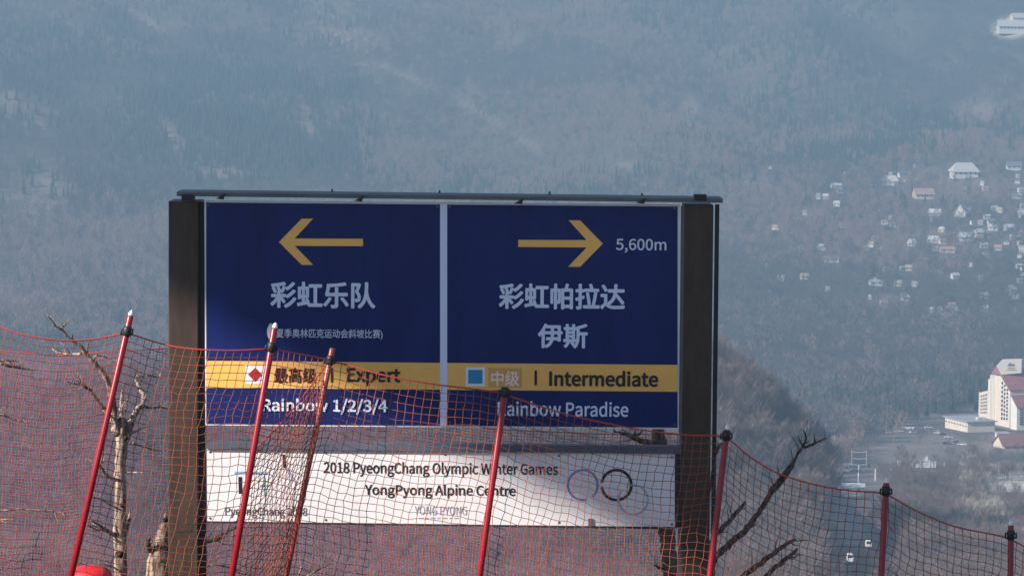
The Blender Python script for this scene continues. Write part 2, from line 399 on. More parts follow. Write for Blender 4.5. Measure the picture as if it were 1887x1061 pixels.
# upper board
UB = plate('upper_board', [(376.5, 370.5), (1254, 377.5), (1250.5, 790.5), (378.5, 783)], YS, .06, WHITE, sign)
def lerp_v(u, vl, vr): return vl + (vr - vl) * (u - 379) / 870.
def band(name, u0, u1, vl0, vl1, m, Y, d=.003, slope=7.5, par=None):
    f = lambda u, v: v + slope * (u - 379) / 870.
    return plate(name, [(u0, f(u0, vl0)), (u1, f(u1, vl0)), (u1, f(u1, vl1)), (u0, f(u0, vl1))], Y, d, m, par or UB)
for (a, b) in ((380, 811), (824, 1248.5)):
    band('blue_panel', a, b, 373.2, 780, NAVY, YS - .006, .006)
    band('gold_band', a, b, 664.5, 714, GOLD, YS - .009, .0025)
band('divider', 811, 824, 373.0, 781.3, PERI, YS - .008, .0078)
def arrow(pts): plate('arrow', pts, YS - .0125, .004, GOLD, UB)
arrow([(514, 446), (556, 403), (577, 403), (543, 439.5), (669, 440), (669, 453.5), (543, 453), (577, 488), (556, 488)])
arrow([(1111, 449), (1069, 491.5), (1047, 491.5), (1081, 456), (955, 455), (955, 442), (1081, 442.5), (1048, 406), (1069, 406)])

FONT = None
try:                                   # Blender's own interface typeface (Latin and Chinese); its built-in one serves if this is missing
    import os
    FONT = bpy.data.fonts.load(os.path.join(bpy.utils.system_resource('DATAFILES'), 'fonts', 'Noto Sans CJK Regular.woff2'))
except Exception:
    FONT = None
def lettering(text, box, m, parent, Y, off=0.0, shear=0.0, spacing=1.0, label=None):
    u0, v0, u1, v1 = box
    cu = bpy.data.curves.new('lettering', 'FONT'); cu.body = text; cu.size = 1.0; cu.extrude = .004; cu.shear = shear
    if FONT and text.isascii(): cu.font = FONT; off *= .42
    cu.space_character = spacing; cu.resolution_u = 5; cu.fill_mode = 'BOTH'
    to = bpy.data.objects.new('lettering_tmp', cu); COL.objects.link(to)
    dg = bpy.context.evaluated_depsgraph_get(); me = bpy.data.meshes.new_from_object(to.evaluated_get(dg))
    bpy.data.objects.remove(to); bpy.data.curves.remove(cu)
    n = len(me.vertices); co = np.empty(n * 3); me.vertices.foreach_get('co', co); co = co.reshape(-1, 3)
    faces = [tuple(p.vertices) for p in me.polygons]; bpy.data.meshes.remove(me)
    lo, hi = co.min(0), co.max(0)
    a, b, c = P(u0, (v0 + v1) / 2, Y), P(u1, (v0 + v1) / 2, Y), P((u0 + u1) / 2, v0, Y); d = P((u0 + u1) / 2, v1, Y)
    W = b.x - a.x; H = c.z - d.z; cx, cz = (a.x + b.x) / 2, (c.z + d.z) / 2
    kx, kz = W / (hi[0] - lo[0] + 2 * off), H / (hi[1] - lo[1] + 2 * off)
    org = ORG[parent.name]; vs, fs = [], []
    shifts = [(0, 0)] if off <= 0 else [(0, 0)] + [(math.cos(t) * off, math.sin(t) * off) for t in np.arange(8) * math.pi / 4]
    for k, (sx, sz) in enumerate(shifts):         # heavier weight: the glyph laid over itself in a small circle
        out = np.empty_like(co)
        out[:, 0] = cx + (co[:, 0] + sx - (lo[0] + hi[0]) / 2) * kx - org.x
        out[:, 2] = cz + (co[:, 1] + sz - (lo[1] + hi[1]) / 2) * kz - org.z
        out[:, 1] = Y + .0008 - (.0016 + .00006 * k) * (co[:, 2] - lo[2]) / (hi[2] - lo[2]) + .00004 * k - org.y
        fs += [tuple(i + len(vs) for i in f) for f in faces]; vs += [tuple(q) for q in out]
    me = bpy.data.meshes.new('lettering'); me.from_pydata(vs, [], fs); me.materials.append(m); me.update()
    o = link_mesh('lettering', me, parent); ORG[o.name] = org
    o['label'] = label or f'lettering reading {text}'
    return o
YL = YS - .013
lettering('5,600m', (1135, 440, 1228, 466), PERI, UB, YL, .012)
lettering('彩虹乐队', (498, 519, 692, 568), PERI, UB, YL, .028)
lettering('(', (492, 595, 504, 628), WHITE, UB, YL, .09)
lettering('夏季奥林匹克运动会斜坡比赛)', (509, 606, 705, 625), PERI, UB, YL, .006)
lettering('彩虹帕拉达', (919, 522, 1152, 570), PERI, UB, YL, .028)
lettering('伊斯', (991, 596, 1083, 642), PERI, UB, YL, .028)
band('tan_patch', 497, 592, 670, 709, TANP, YS - .0105, .0014)
lettering('最高级', (505, 677, 583, 706), MAROON, UB, YL, .022)
band('bar', 609.5, 613.5, 676, 702, BLACK, YL, .003)
lettering('Expert', (639, 678, 738, 711), BLACK, UB, YL, .028)
lettering('Rainbow 1/2/3/4', (483, 734, 714, 763), PERI, UB, YL, .02)
sy = band('symbol_square', 452, 488, 671, 706, WHITE, YS - .0105, .0014)
plate('red_diamond', [(470, 677), (483, 690), (470, 703), (457, 690)], YL, .002, REDP, sy)
sy = band('symbol_square', 858, 894, 672, 707, WHITE, YS - .0105, .0014)
band('blue_square', 863, 889, 677, 702, CYAN, YL, .002, par=sy)
band('dull_patch', 900, 962, 673, 709, TAND, YS - .0105, .0014)
lettering('中级', (905, 683, 957, 711), SALMON, UB, YL, .022)
band('bar', 985, 989.5, 677, 704, BLACK, YL, .003)
lettering('Intermediate', (1012, 682.5, 1213, 712), BLACK, UB, YL, .028)
lettering('Rainbow Paradise', (917, 739, 1158, 767), PERI, UB, YL, .016)

# lower board
LB = plate('lower_board', [(381, 826), (1243.5, 836), (1243.5, 971), (382, 960)], YS, .05, WHITE, sign)
plate('top_rail', [(379, 814), (1253, 822), (1253, 836), (379, 826)], YS - .03, .10, RAIL, LB)
plate('bottom_rail', [(380, 960), (1246, 971), (1246, 974.5), (380, 963)], YS - .02, .09, DARK, LB)
plate('dark_gap_strip', [(1243.7, 836), (1254, 836), (1254, 971), (1243.7, 971)], YS - .005, .08, DARK, LB)  # darkness of the gap right of the board, put in as a dark plate
YB = YS - .0022
lettering('2018 PyeongChang Olympic Winter Games', (596, 851, 1028, 879), BLACK, LB, YB, .016)
lettering('YongPyong Alpine Centre', (672, 892, 950, 918), BLACK, LB, YB, .018)
lettering('PyeongChang 2018', (415, 933, 566, 954), mat('print_dark_grey', (.10, .095, .11), .5), LB, YB, .008)
lettering('YONG PYONG', (764, 932, 860, 948), PGREY, LB, YB, -.008)
for a, b in ((772, 780), (784, 789), (793, 802), (806, 811), (816, 824), (828, 833), (837, 845)):
    plate('fine_print', [(a, 953), (b, 953), (b, 955), (a, 955)], YB, .0015, PGREY, LB)
for pts, m in (([(432, 868), (492, 869), (492, 874), (432, 873)], PBLUE), ([(439, 878), (446, 878), (446, 909), (440, 909)], BLACK),
               ([(520, 837), (525, 837), (528, 861), (522, 862)], BLACK), ([(525, 862), (530, 861), (544, 884), (539, 886)], PBLUE), ([(485.5, 880), (489, 880), (489, 911), (486, 911)], PTEAL),
               ([(478, 893), (497, 893), (495, 896), (480, 896)], PTEAL)):
    plate('emblem_stroke', pts, YB, .0015, m, LB)
def ring(u, v, r, w, m, a0, a1, dy):
    mb = MB(); n = 44; pts = []
    for i in range(n):
        t0, t1 = (a0 + (a1 - a0) * i / n), (a0 + (a1 - a0) * (i + 1) / n)
        q = [(u + (r + s * w / 2) * math.cos(t), v - (r + s * w / 2) * math.sin(t)) for t, s in ((t0, -1), (t1, -1), (t1, 1), (t0, 1))]
        px_slab(q[::-1], YB - dy, mb, .0012)
    build('ring', mb, m, LB)
ring(1074, 893, 27.5, 3.6, RBLUE, math.radians(-50), math.radians(285), 0)
ring(1136, 893, 27.5, 5.2, BLACK, math.radians(-172), math.radians(172), .0003)
ring(1167, 920, 27.0, 3.4, RGREY, math.radians(-215), math.radians(118), .0006)
plate('latch', [(1084, 955), (1092, 955), (1092, 970), (1084, 970)], YB - .012, .012, STEEL, LB)

for par, pts in ((UB, [(384, 378), (806, 381), (829, 381), (1243, 384), (384, 775), (806, 778), (829, 778), (1243, 783)]), (LB, [(387, 832), (600, 834), (820, 837), (1030, 839), (1238, 842), (387, 954), (600, 957), (1030, 962), (1238, 965)])):
    for u, v in pts:
        p = P(u, v, YS - (.006 if par is UB else 0)); build('bolt', MB().lathe(p, (0, -1, 0), [(0, .009), (.004, .009), (.006, .005)], 8), STEEL, par, smooth=False)

# ------------------------------------------------------------------ net poles
POLE_RED = mat('pole_red', (.30, .006, .016), .33, var=.15, scale=6)
POLE_BROWN = mat('pole_faded_brown', (.32, .05, .035), .35, var=.25, scale=9)
CLIP = mat('clip_black', (.015, .013, .016), .5)
TIP = mat('tip_white', (.85, .86, .88), .35)
YN = 18.6
POLES = [  # tip px, px on the shaft low down, clip v, depth, radius px, tip white, material
    ((243, 571), (131, 1061), 611, 18.3, 6.0, True, POLE_RED, 'bright red net pole with white tip left of the brown sign post'),
    ((508, 594), (427, 1061), 640, 18.5, 6.2, True, POLE_RED, 'red net pole in front of the red diamond symbol'),
    ((613, 640), (527, 1061), 664, 18.9, 5.6, False, POLE_BROWN, 'faded brown net pole in front of the word Expert'),
    ((931, 716), (884, 1061), 722, 18.8, 6.0, False, POLE_RED, 'red net pole crossing the middle of the white lower board'),
    ((1341, 781), (1308, 1061), 802, 18.8, 6.0, True, POLE_RED, 'red net pole with white tip just right of the sign'),
    ((1634, 879), (1624, 1061), 904, 18.6, 6.0, True, POLE_RED, 'dark red net pole between the forked branch and the frame edge'),
    ((1863, 957), (1862, 1061), 985, 18.6, 5.6, True, POLE_RED, 'dark red net pole at the right edge of the view')]
pole_top, pole_dir = [], []
for (tu, tv), (bu, bv), cv, Y, rp_, tipw, m, lb in POLES:
    t, b = P(tu, tv, Y), P(bu, bv, Y); ax = (t - b).normalized()
    g = b
    while g.z > float(height(g.x, g.y)) - .25: g = g - ax * .02
    r = rp_ * Y / FPX; L = (t - g).length
    ro = root('net_pole', g, lb, 'pole', 'poles carrying the orange safety nets')
    e = L - (.032 if tipw else .004)
    build('shaft', MB().lathe(g, ax, [(0, r), (L * .5, r), (e - .006, r), (e, r * .8)], 14), m, ro, smooth=True)
    if tipw: build('tip', MB().lathe(g, ax, [(e, r * .82), (e + .010, r * .82), (e + .026, r * .45), (e + .032, r * .1)], 12), TIP, ro, smooth=True)
    ct = t - ax * ((cv - tv) * Y / FPX)
    build('clip', MB().lathe(ct - ax * .03, ax, [(0, r * 1.05), (.008, r * 1.3), (.05, r * 1.35), (.058, r * 1.05)], 12), CLIP, ro, smooth=True)
    side = Vector((1, 0, 0))
    for sgn in (-1, 1):
        build('hook', MB().tube([ct + side * sgn * r, ct + side * sgn * (r + .012) + ax * .012, ct + side * sgn * (r + .015) - ax * .012, ct + side * sgn * (r + .008) - ax * .022], .006, 6), CLIP, ro, smooth=True)
    pole_top.append(ct); pole_dir.append(-ax)

# ------------------------------------------------------------------ safety nets
NET = mat('net_orange', (.32, .078, .03), .6, var=.2, scale=14)
NETP = mat('net_pink', (.38, .115, .18), .6, var=.2, scale=14)
ROPE = mat('net_rope', (.55, .06, .04), .55)
def safety_net(label, top, dirs, rows, cell, thick, rope, material, seed, ripple=.012, knots=True):
    """top: list of (u, v, depth) along the upper rope; dirs: list of (u, direction) of hang"""
    rs = np.random.RandomState(seed)
    pts = [P(*t) for t in top]; us = [t[0] for t in top]
    # smooth resample
    seg = [0.0]
    for a, b in zip(pts, pts[1:]): seg.append(seg[-1] + (b - a).length)
    n = max(2, int(seg[-1] / cell)); S = np.linspace(0, seg[-1], n + 1)
    A = np.array([[*p] for p in pts]); T = np.stack([np.interp(S, seg, A[:, k]) for k in range(3)], 1)
    ker = np.array([1, 2, 3, 2, 1.]) / 9
    Tp = np.pad(T, ((2, 2), (0, 0)), 'edge'); T2 = np.stack([np.convolve(Tp[:, k], ker, 'valid') for k in range(3)], 1); T2[0], T2[-1] = T[0], T[-1]; T = T2
    U = np.interp(S, seg, us)
    D = np.stack([np.interp(U, [d[0] for d in dirs], [d[1][k] for d in dirs]) for k in range(3)], 1)
    G = np.zeros((n + 1, rows + 1, 3))
    ii, jj = np.meshgrid(np.arange(n + 1), np.arange(rows + 1), indexing='ij')
    for j in range(rows + 1):
        G[:, j] = T + D * (j * cell * .96)
    w = np.clip(jj / 6., 0, 1)
    nx = fbm(ii / 9. + seed, jj / 9., 3) - .45; nz = fbm(ii / 8. + seed * 2.3, jj / 10. + 4, 3) - .45; ny = fbm(ii / 7. + seed * 1.7, jj / 11. + 8, 3) - .45
    G[..., 0] += w * (nx * cell * 2.1 + rs.normal(0, .075 * cell, ii.shape)); G[..., 2] += w * (nz * cell * 2.1 + rs.normal(0, .075 * cell, ii.shape)); G[..., 1] += w * ny * ripple * 8
    ro = root('safety_net', (pts[0].x, pts[0].y, float(height(pts[0].x, pts[0].y))), label, 'net', 'orange mesh nets along the piste edge')
    mb = MB()
    for i in range(n + 1):
        mb.tube([tuple(G[i, j]) for j in range(rows + 1)], thick * .5, 4, cap=False)
    for j in range(rows + 1):
        mb.tube([tuple(G[i, j]) for i in range(n + 1)], thick * .5, 4, cap=False)
    k = thick * .78
    for i in range(n + 1 if knots else 0):
        for j in range(1, rows + 1):
            x, y, z = G[i, j]
            mb.add([(x - k, y, z), (x + k, y, z), (x, y - k, z), (x, y + k, z), (x, y, z - k), (x, y, z + k)], [(0, 2, 5), (2, 1, 5), (1, 3, 5), (3, 0, 5), (2, 0, 4), (1, 2, 4), (3, 1, 4), (0, 3, 4)])
    build('mesh', mb, material, ro, smooth=True, kind='stuff')
    build('edge_rope', MB().tube([tuple(G[i, 0]) for i in range(n + 1)], rope, 6), ROPE, ro, smooth=True)
    return ro
PD = list(zip([p[0][0] for p in POLES], pole_dir))
safety_net('orange safety net left of and under the red diamond, ending at the faded pole',
           [(-90, 575, 18.2), (-40, 590, 18.2), (0, 603, 18.2), (60, 622, 18.2), (130, 629, 18.25), (185, 624, 18.3), (236, 611, 18.32), (275, 628, 18.4), (330, 641, 18.4), (385, 645, 18.4), (440, 646, 18.45), (500, 642, 18.52), (545, 651, 18.7), (610, 663, 18.88)],
           [(-90, pole_dir[0])] + PD[:3], 44, .047, .0039, .0048, NET, 2)
safety_net('orange safety net sloping from the red diamond pole down past the right edge',
           [(466, 830, 18.56), (500, 800, 18.6), (545, 748, 18.7), (580, 702, 18.85), (606, 662, 18.96), (700, 690, 18.9), (800, 708, 18.85), (922, 722, 18.84), (965, 739, 18.85), (1060, 768, 18.85), (1180, 792, 18.85), (1280, 803, 18.85), (1338, 800, 18.84), (1372, 836, 18.8), (1430, 872, 18.75), (1500, 893, 18.7), (1570, 905, 18.66), (1632, 906, 18.64), (1680, 938, 18.62), (1760, 971, 18.62), (1862, 990, 18.63), (1890, 1010, 18.6), (1980, 1040, 18.6), (2060, 1050, 18.6)],
           PD[1:] + [(2060, pole_dir[-1])], 44, .047, .0039, .0048, NET, 5)
d0 = Vector((0, 0, -1))
safety_net('second row of orange net behind the sign and dead tree',
           [(-200, 612, 29.5), (-60, 640, 29.5), (100, 655, 29.5), (338, 640, 29.5), (600, 730, 29.5), (900, 790, 29.5), (1120, 800, 29.6), (1288, 800, 29.6)],
           [(-200, d0), (1290, d0)], 96, .0285, .0038, .005, NETP, 9, knots=False)
for u, v, lb in ((-200, 600, 'rear net pole beyond the left edge of the view'), (340, 628, 'rear net pole hidden behind the left brown sign post'), (1288, 786, 'rear net pole hidden behind the right brown sign post')):
    t = P(u, v, 29.6); g = Vector((t.x, t.y, float(height(t.x, t.y)) - .2))
    ro = root('net_pole', g, lb, 'pole', 'poles carrying the rear net row')
    build('shaft', MB().lathe(g, (0, 0, 1), [(0, .019), (t.z - g.z - .03, .019), (t.z - g.z, .015)], 10), POLE_RED, ro, smooth=True)

# red padded marker at the foot of the leftmost pole
p = P(167, 1040, 19.2); g = Vector((p.x, p.y, float(height(p.x, p.y)) - .05)); H = p.z - g.z; R_ = .135
ro = root('padded_marker', g, 'round-topped bright red padded marker behind the leftmost red pole', 'marker')
PADM = mat('pad_red', (.72, .02, .035), .5, var=.12, scale=5, bump=.1)
build('pad', MB().lathe(g, (0, 0, 1), [(0, R_ * .97), (.05, R_), (H - .09, R_), (H - .05, R_ * .93), (H - .02, R_ * .72), (H - .004, R_ * .35), (H, .01)], 24), PADM, ro, smooth=True)
build('strap', MB().lathe(g + Vector((0, 0, H * .45)), (0, 0, 1), [(0, R_ * 1.0), (.002, R_ * 1.03), (.04, R_ * 1.03), (.042, R_ * 1.0)], 24), CLIP, ro, smooth=True)

# ------------------------------------------------------------------ dead trees
def wood_mat(name, pale, darkc, dark_amt=.45):
    m = bpy.data.materials.new(name); m.use_nodes = True; n = m.node_tree.nodes; l = m.node_tree.links; b = n['Principled BSDF']
    tc = n.new('ShaderNodeTexCoord'); mp = n.new('ShaderNodeMapping'); mp.inputs['Scale'].default_value = (26, 26, 4); l.new(tc.outputs['Object'], mp.inputs[0])
    nz = n.new('ShaderNodeTexNoise'); nz.inputs['Scale'].default_value = 1; nz.inputs['Detail'].default_value = 7; nz.inputs['Roughness'].default_value = .7; l.new(mp.outputs[0], nz.inputs['Vector'])
    rp = n.new('ShaderNodeValToRGB'); e = rp.color_ramp.elements; e[0].position = dark_amt - .07; e[1].position = dark_amt + .08; e[0].color = (*darkc, 1); e[1].color = (*pale, 1)
    l.new(nz.outputs['Fac'], rp.inputs[0]); l.new(rp.outputs[0], b.inputs['Base Color']); b.inputs['Roughness'].default_value = .8
    bp = n.new('ShaderNodeBump'); bp.inputs['Strength'].default_value = .6; bp.inputs['Distance'].default_value = .01; l.new(nz.outputs['Fac'], bp.inputs['Height']); l.new(bp.outputs[0], b.inputs['Normal'])
    return m
PALEWOOD = wood_mat('weathered_pale_wood', (.50, .385, .31), (.10, .06, .042), .50)
GREYWOOD = wood_mat('grey_bark', (.20, .155, .135), (.06, .048, .042), .5)
def limb(parent, name, pts, Y, rpx, m, dY=0.0, n=8, jit=.12):
    """pts in photo pixels; rpx radii in pixels; depth drifts by dY along the limb"""
    k = len(pts); dense, rr = [], []
    for i in range(k - 1):
        s = 5 if k > 2 else 6
        for q in range(s):
            t = q / s; u = pts[i][0] * (1 - t) + pts[i + 1][0] * t; v = pts[i][1] * (1 - t) + pts[i + 1][1] * t
            f = (i + t) / (k - 1); r = (rpx[i] * (1 - t) + rpx[i + 1] * t)
            j = min(2.0, r * .35); dense.append((u + random.uniform(-j, j), v + random.uniform(-j, j), Y + dY * f)); rr.append(r)
    dense.append((*pts[-1], Y + dY)); rr.append(rpx[-1])
    P3 = [P(*d) for d in dense]; R3 = [max(.0016, r * d[2] / FPX) for r, d in zip(rr, dense)]
    mb = MB().tube(P3, R3, n, jit=jit)
    if name == 'branch' and len(P3) > 8:
        for q in range(random.randint(2, 5)):
            i = random.randint(len(P3) // 3, len(P3) - 2); d = (P3[i + 1] - P3[i]).normalized(); w = random.choice((-1, 1)) * random.uniform(.5, 1.1)
            d = Vector((d.x * math.cos(w) - d.z * math.sin(w), random.uniform(-.5, .5), d.x * math.sin(w) + d.z * math.cos(w))); L = random.uniform(.05, .16); r0 = min(R3[i] * .45, .006)
            k1 = P3[i] + d * L * .5 + Vector((0, 0, random.uniform(-.01, .02))); mb.tube([P3[i], k1, k1 + d * L * .5 + Vector((random.uniform(-.03, .03), 0, .02))], [r0, r0 * .7, .0012], 5)
    return build(name, mb, m, parent, smooth=True)
def tree_root(u, Y, lab):
    x = P(u, 1061, Y).x; return root('dead_tree', (x, Y, float(height(x, Y)) - .1), lab, 'tree', 'dead trees around the sign')
def ground_v(u, Y):
    x = P(u, 1061, Y).x; z = float(height(x, Y)) - .15
    return CY - 0 + (110 - CY) + 0 + FPX * (-z) / Y + 6
Y = 26.0
t1 = tree_root(222, Y, 'pale weathered dead tree with forked bare branches left of the sign')
limb(t1, 'trunk', [(226, ground_v(226, Y)), (223, 1061), (222, 980), (221, 900), (222, 840), (224, 800), (226, 770)], Y, [17, 13, 12, 11, 10, 11, 9], PALEWOOD, n=12, jit=.1)
BR = [([(222, 805), (212, 775), (207, 740), (200, 705), (188, 683), (170, 664), (150, 640), (128, 624), (112, 606), (98, 598)], [9, 7, 6, 5.5, 5, 4, 3.4, 3, 2.4, 1.2], -.4),
      ([(112, 606), (120, 597), (127, 589)], [2, 1.6, .8], -.45), ([(101, 598), (94, 588), (88, 583)], [1.6, 1.2, .7], -.42),
      ([(150, 652), (130, 652), (106, 650), (93, 640)], [2.6, 2.2, 1.8, .8], .3), ([(170, 664), (178, 655), (190, 656), (208, 664)], [2, 1.7, 1.3, .7], .2), ([(178, 655), (181, 648)], [1.3, .6], .2),
      ([(192, 756), (180, 738), (170, 722), (155, 710), (146, 708), (142, 698)], [4, 3.6, 3.2, 2.8, 2, .8], -.3), ([(150, 709), (145, 695), (144, 690)], [1.6, 1.2, .6], -.3), ([(146, 708), (132, 705), (122, 703)], [1.6, 1.2, .6], -.3),
      ([(192, 756), (205, 775), (216, 800)], [4, 5, 6], -.3), ([(227, 800), (224, 770), (224, 740), (226, 720)], [5, 4, 3.6, 2], .4),
      ([(232, 810), (240, 780), (250, 760), (262, 745), (264, 730), (256, 712), (249, 700), (253, 690)], [8, 6.5, 5.5, 5, 4, 3.4, 2.6, 1], .5),
      ([(262, 748), (280, 751), (295, 749), (312, 754)], [2.8, 2.4, 2, .9], .4), ([(255, 694), (270, 692), (294, 695), (297, 686)], [1.5, 1.4, 1.2, .6], .5), ([(270, 692), (276, 685)], [1.1, .6], .5),
      ([(240, 800), (258, 790), (272, 786)], [2, 1.5, .7], .3), ([(244, 815), (262, 822), (285, 828), (298, 830)], [2.2, 1.6, 1.2, .6], .2),
      ([(208, 882), (194, 872), (184, 858), (181, 846)], [3.4, 2.8, 2.2, .9], -.3), ([(232, 870), (250, 870), (266, 870)], [1.6, 1.1, .6], -.2), ([(207, 932), (188, 920), (170, 914)], [2.0, 1.5, .7], -.4),
      ([(218, 990), (200, 978), (186, 968), (172, 960), (166, 958)], [5, 4, 3, 2, .8], -.3), ([(196, 976), (176, 975), (160, 966)], [2.2, 1.7, .7], -.35), ([(184, 977), (168, 978)], [1.6, .7], -.3),
      ([(232, 985), (238, 955), (240, 940)], [3.4, 2.6, 1.4], .2), ([(214, 1046), (196, 1040), (180, 1040)], [2, 1.5, .7], -.3)]
for pts, r, dy in BR: limb(t1, 'branch', pts, Y, r, PALEWOOD, dy, n=7)
for u, v, r in ((226, 930, 5), (222, 1020, 7), (232, 806, 4.5)):
    c = P(u, v, Y - .052); build('knot_hole', MB().lathe(c + Vector((0, -.014, 0)), (0, 1, 0), [(0, r * .0043), (.004, r * .0036), (.02, r * .002)], 10), mat('hollow_wood', (.03, .018, .012), .9), t1, smooth=True)
Y = 25.2
t2 = tree_root(292, Y, 'broken pale stump with hollow knots partly behind the left brown post')
limb(t2, 'trunk', [(290, ground_v(290, Y)), (291, 1061), (294, 1020), (300, 985), (304, 965), (306, 950), (307, 942)], Y, [30, 24, 20, 11, 7, 3, 1], PALEWOOD, n=14, jit=.1)
limb(t2, 'branch', [(318, 1000), (350, 1000), (385, 996), (400, 990), (418, 980), (446, 966)], Y, [5, 4.5, 4, 3, 2, .8], GREYWOOD, .1)
limb(t2, 'branch', [(385, 996), (400, 994), (414, 990)], Y, [3, 2.6, 1], GREYWOOD, .05)
limb(t2, 'branch', [(330, 1050), (370, 1042), (402, 1040), (430, 1046), (446, 1052)], Y, [3, 2.6, 2, 1.4, .7], PALEWOOD, .2)
limb(t2, 'branch', [(278, 1016), (272, 1002), (276, 990)], Y - .05, [6, 5, 2], GREYWOOD, -.1)
for u, v, r in ((305, 957, 5), (289, 1048, 8), (307, 1010, 4)):
    c = P(u, v, Y - .07); build('knot_hole', MB().lathe(c + Vector((0, -.01, 0)), (0, 1, 0), [(0, r * .0043), (.004, r * .0036), (.03, r * .002)], 10), MATS['hollow_wood'], t2, smooth=True)
Y = 25.6
t3 = tree_root(1236, Y, 'dark upright dead tree showing above and below the white lower board')
limb(t3, 'trunk', [(1246, ground_v(1246, Y)), (1240, 1061), (1232, 1010), (1230, 975), (1224, 900), (1216, 820), (1212, 780), (1205, 700)], Y, [20, 16, 14, 15, 14, 13, 11, 7], GREYWOOD, n=12)
limb(t3, 'branch', [(1212, 822), (1180, 812), (1155, 800), (1130, 794)], Y, [6, 5, 3.6, 1.5], GREYWOOD, -.2)
limb(t3, 'branch', [(1178, 812), (1170, 800), (1172, 792)], Y - .08, [3, 2.4, 1], GREYWOOD, -.05)
limb(t3, 'branch', [(1228, 1050), (1216, 1046), (1206, 1040)], Y, [4, 3, 1], GREYWOOD, -.1)
limb(t3, 'branch', [(1222, 985), (1218, 978), (1219, 970)], Y - .05, [7, 7, 3], GREYWOOD, -.03)
Y = 25.0
t4 = tree_root(1275, Y, 'dark slanting dead tree with a forked tip right of the sign')
limb(t4, 'trunk', [(1268, ground_v(1268, Y)), (1270, 1260), (1276, 1150), (1284, 1085)], Y, [19, 17, 14, 11], GREYWOOD, n=12)
BR = [([(1284, 1085), (1318, 1027), (1345, 1000), (1372, 978), (1398, 945), (1415, 916), (1440, 888), (1460, 858), (1470, 834), (1478, 825)], [9, 8, 7.5, 7, 6.5, 6, 5, 4, 3.4, 3], -.3),
      ([(1404, 936), (1422, 900), (1442, 875), (1464, 846)], [4.5, 4.2, 3.6, 2], -.35),
      ([(1478, 825), (1486, 808), (1484, 800), (1480, 791)], [2.8, 2.4, 1.8, .7], -.3), ([(1480, 822), (1474, 812), (1471, 803)], [2, 1.5, .8], -.3), ([(1483, 824), (1500, 817), (1512, 811), (1524, 807)], [3, 2.6, 2.2, .9], -.3), ([(1486, 816), (1492, 811)], [1.6, .7], -.3),
      ([(1484, 806), (1482, 795)], [1.4, .6], -.3), ([(1463, 852), (1456, 849)], [1.6, .8], -.3), ([(1424, 890), (1419, 878)], [1.8, .8], -.25),
      ([(1290, 1030), (1320, 985), (1345, 958), (1374, 924)], [6, 6, 5.5, 3.5], .2), ([(1290, 1120), (1370, 1061), (1410, 1030), (1440, 1008), (1466, 992)], [7, 6.5, 6, 5, 3], -.1), ([(1340, 1120), (1410, 1061), (1445, 1032), (1470, 1010)], [6, 6, 5, 3], .1),
      ([(1296, 1110), (1340, 1120)], [8, 6], .05), ([(1318, 838), (1325, 822), (1330, 816)], [3, 4, 2], .1), ([(1296, 980), (1318, 838)], [4, 3], .1), ([(1284, 1085), (1290, 1030), (1296, 980)], [9, 6, 4], .1)]
for pts, r, dy in BR: limb(t4, 'branch', pts, Y, [q * .82 for q in r], GREYWOOD, dy, n=8)
Y = 25.5
t5 = tree_root(-110, Y, 'pale bare twigs reaching in from the left edge of the view')
limb(t5, 'trunk', [(-112, ground_v(-112, Y)), (-110, 1061), (-104, 900), (-98, 700), (-90, 600)], Y, [18, 15, 12, 8, 3], PALEWOOD, n=12)
for pts, r in (([(-100, 700), (-50, 672), (-10, 662), (20, 664), (36, 664)], [5, 4, 3, 2, .8]), ([(-10, 664), (12, 674), (40, 678), (62, 682)], [3, 2.6, 2, .8]), ([(0, 670), (24, 676), (42, 672)], [2, 1.6, .7]),
               ([(-100, 800), (-40, 765), (5, 764), (20, 770), (55, 780)], [4, 3, 2.2, 1.8, .7]), ([(-104, 950), (-50, 944), (0, 940), (40, 938), (84, 940), (122, 945)], [4, 3, 2, 1.8, 1.5, .7]), ([(-104, 970), (-40, 958), (26, 956)], [3, 2.2, .8])):
    limb(t5, 'branch', pts, Y, r, PALEWOOD, random.uniform(-.3, .3), n=7)
Y = 25.8
t6 = tree_root(520, Y, 'thin pale dead sapling rising below the white lower board')
limb(t6, 'trunk', [(520, ground_v(520, Y)), (530, 1110), (548, 1075)], Y, [7, 6, 4], PALEWOOD)
limb(t6, 'branch', [(548, 1075), (572, 1058), (590, 1046), (612, 1037)], Y, [3, 2.2, 1.8, .7], PALEWOOD, -.2, n=6)
limb(t6, 'branch', [(540, 1090), (550, 1062), (556, 1040)], Y, [2.4, 1.6, .7], PALEWOOD, .2, n=6)

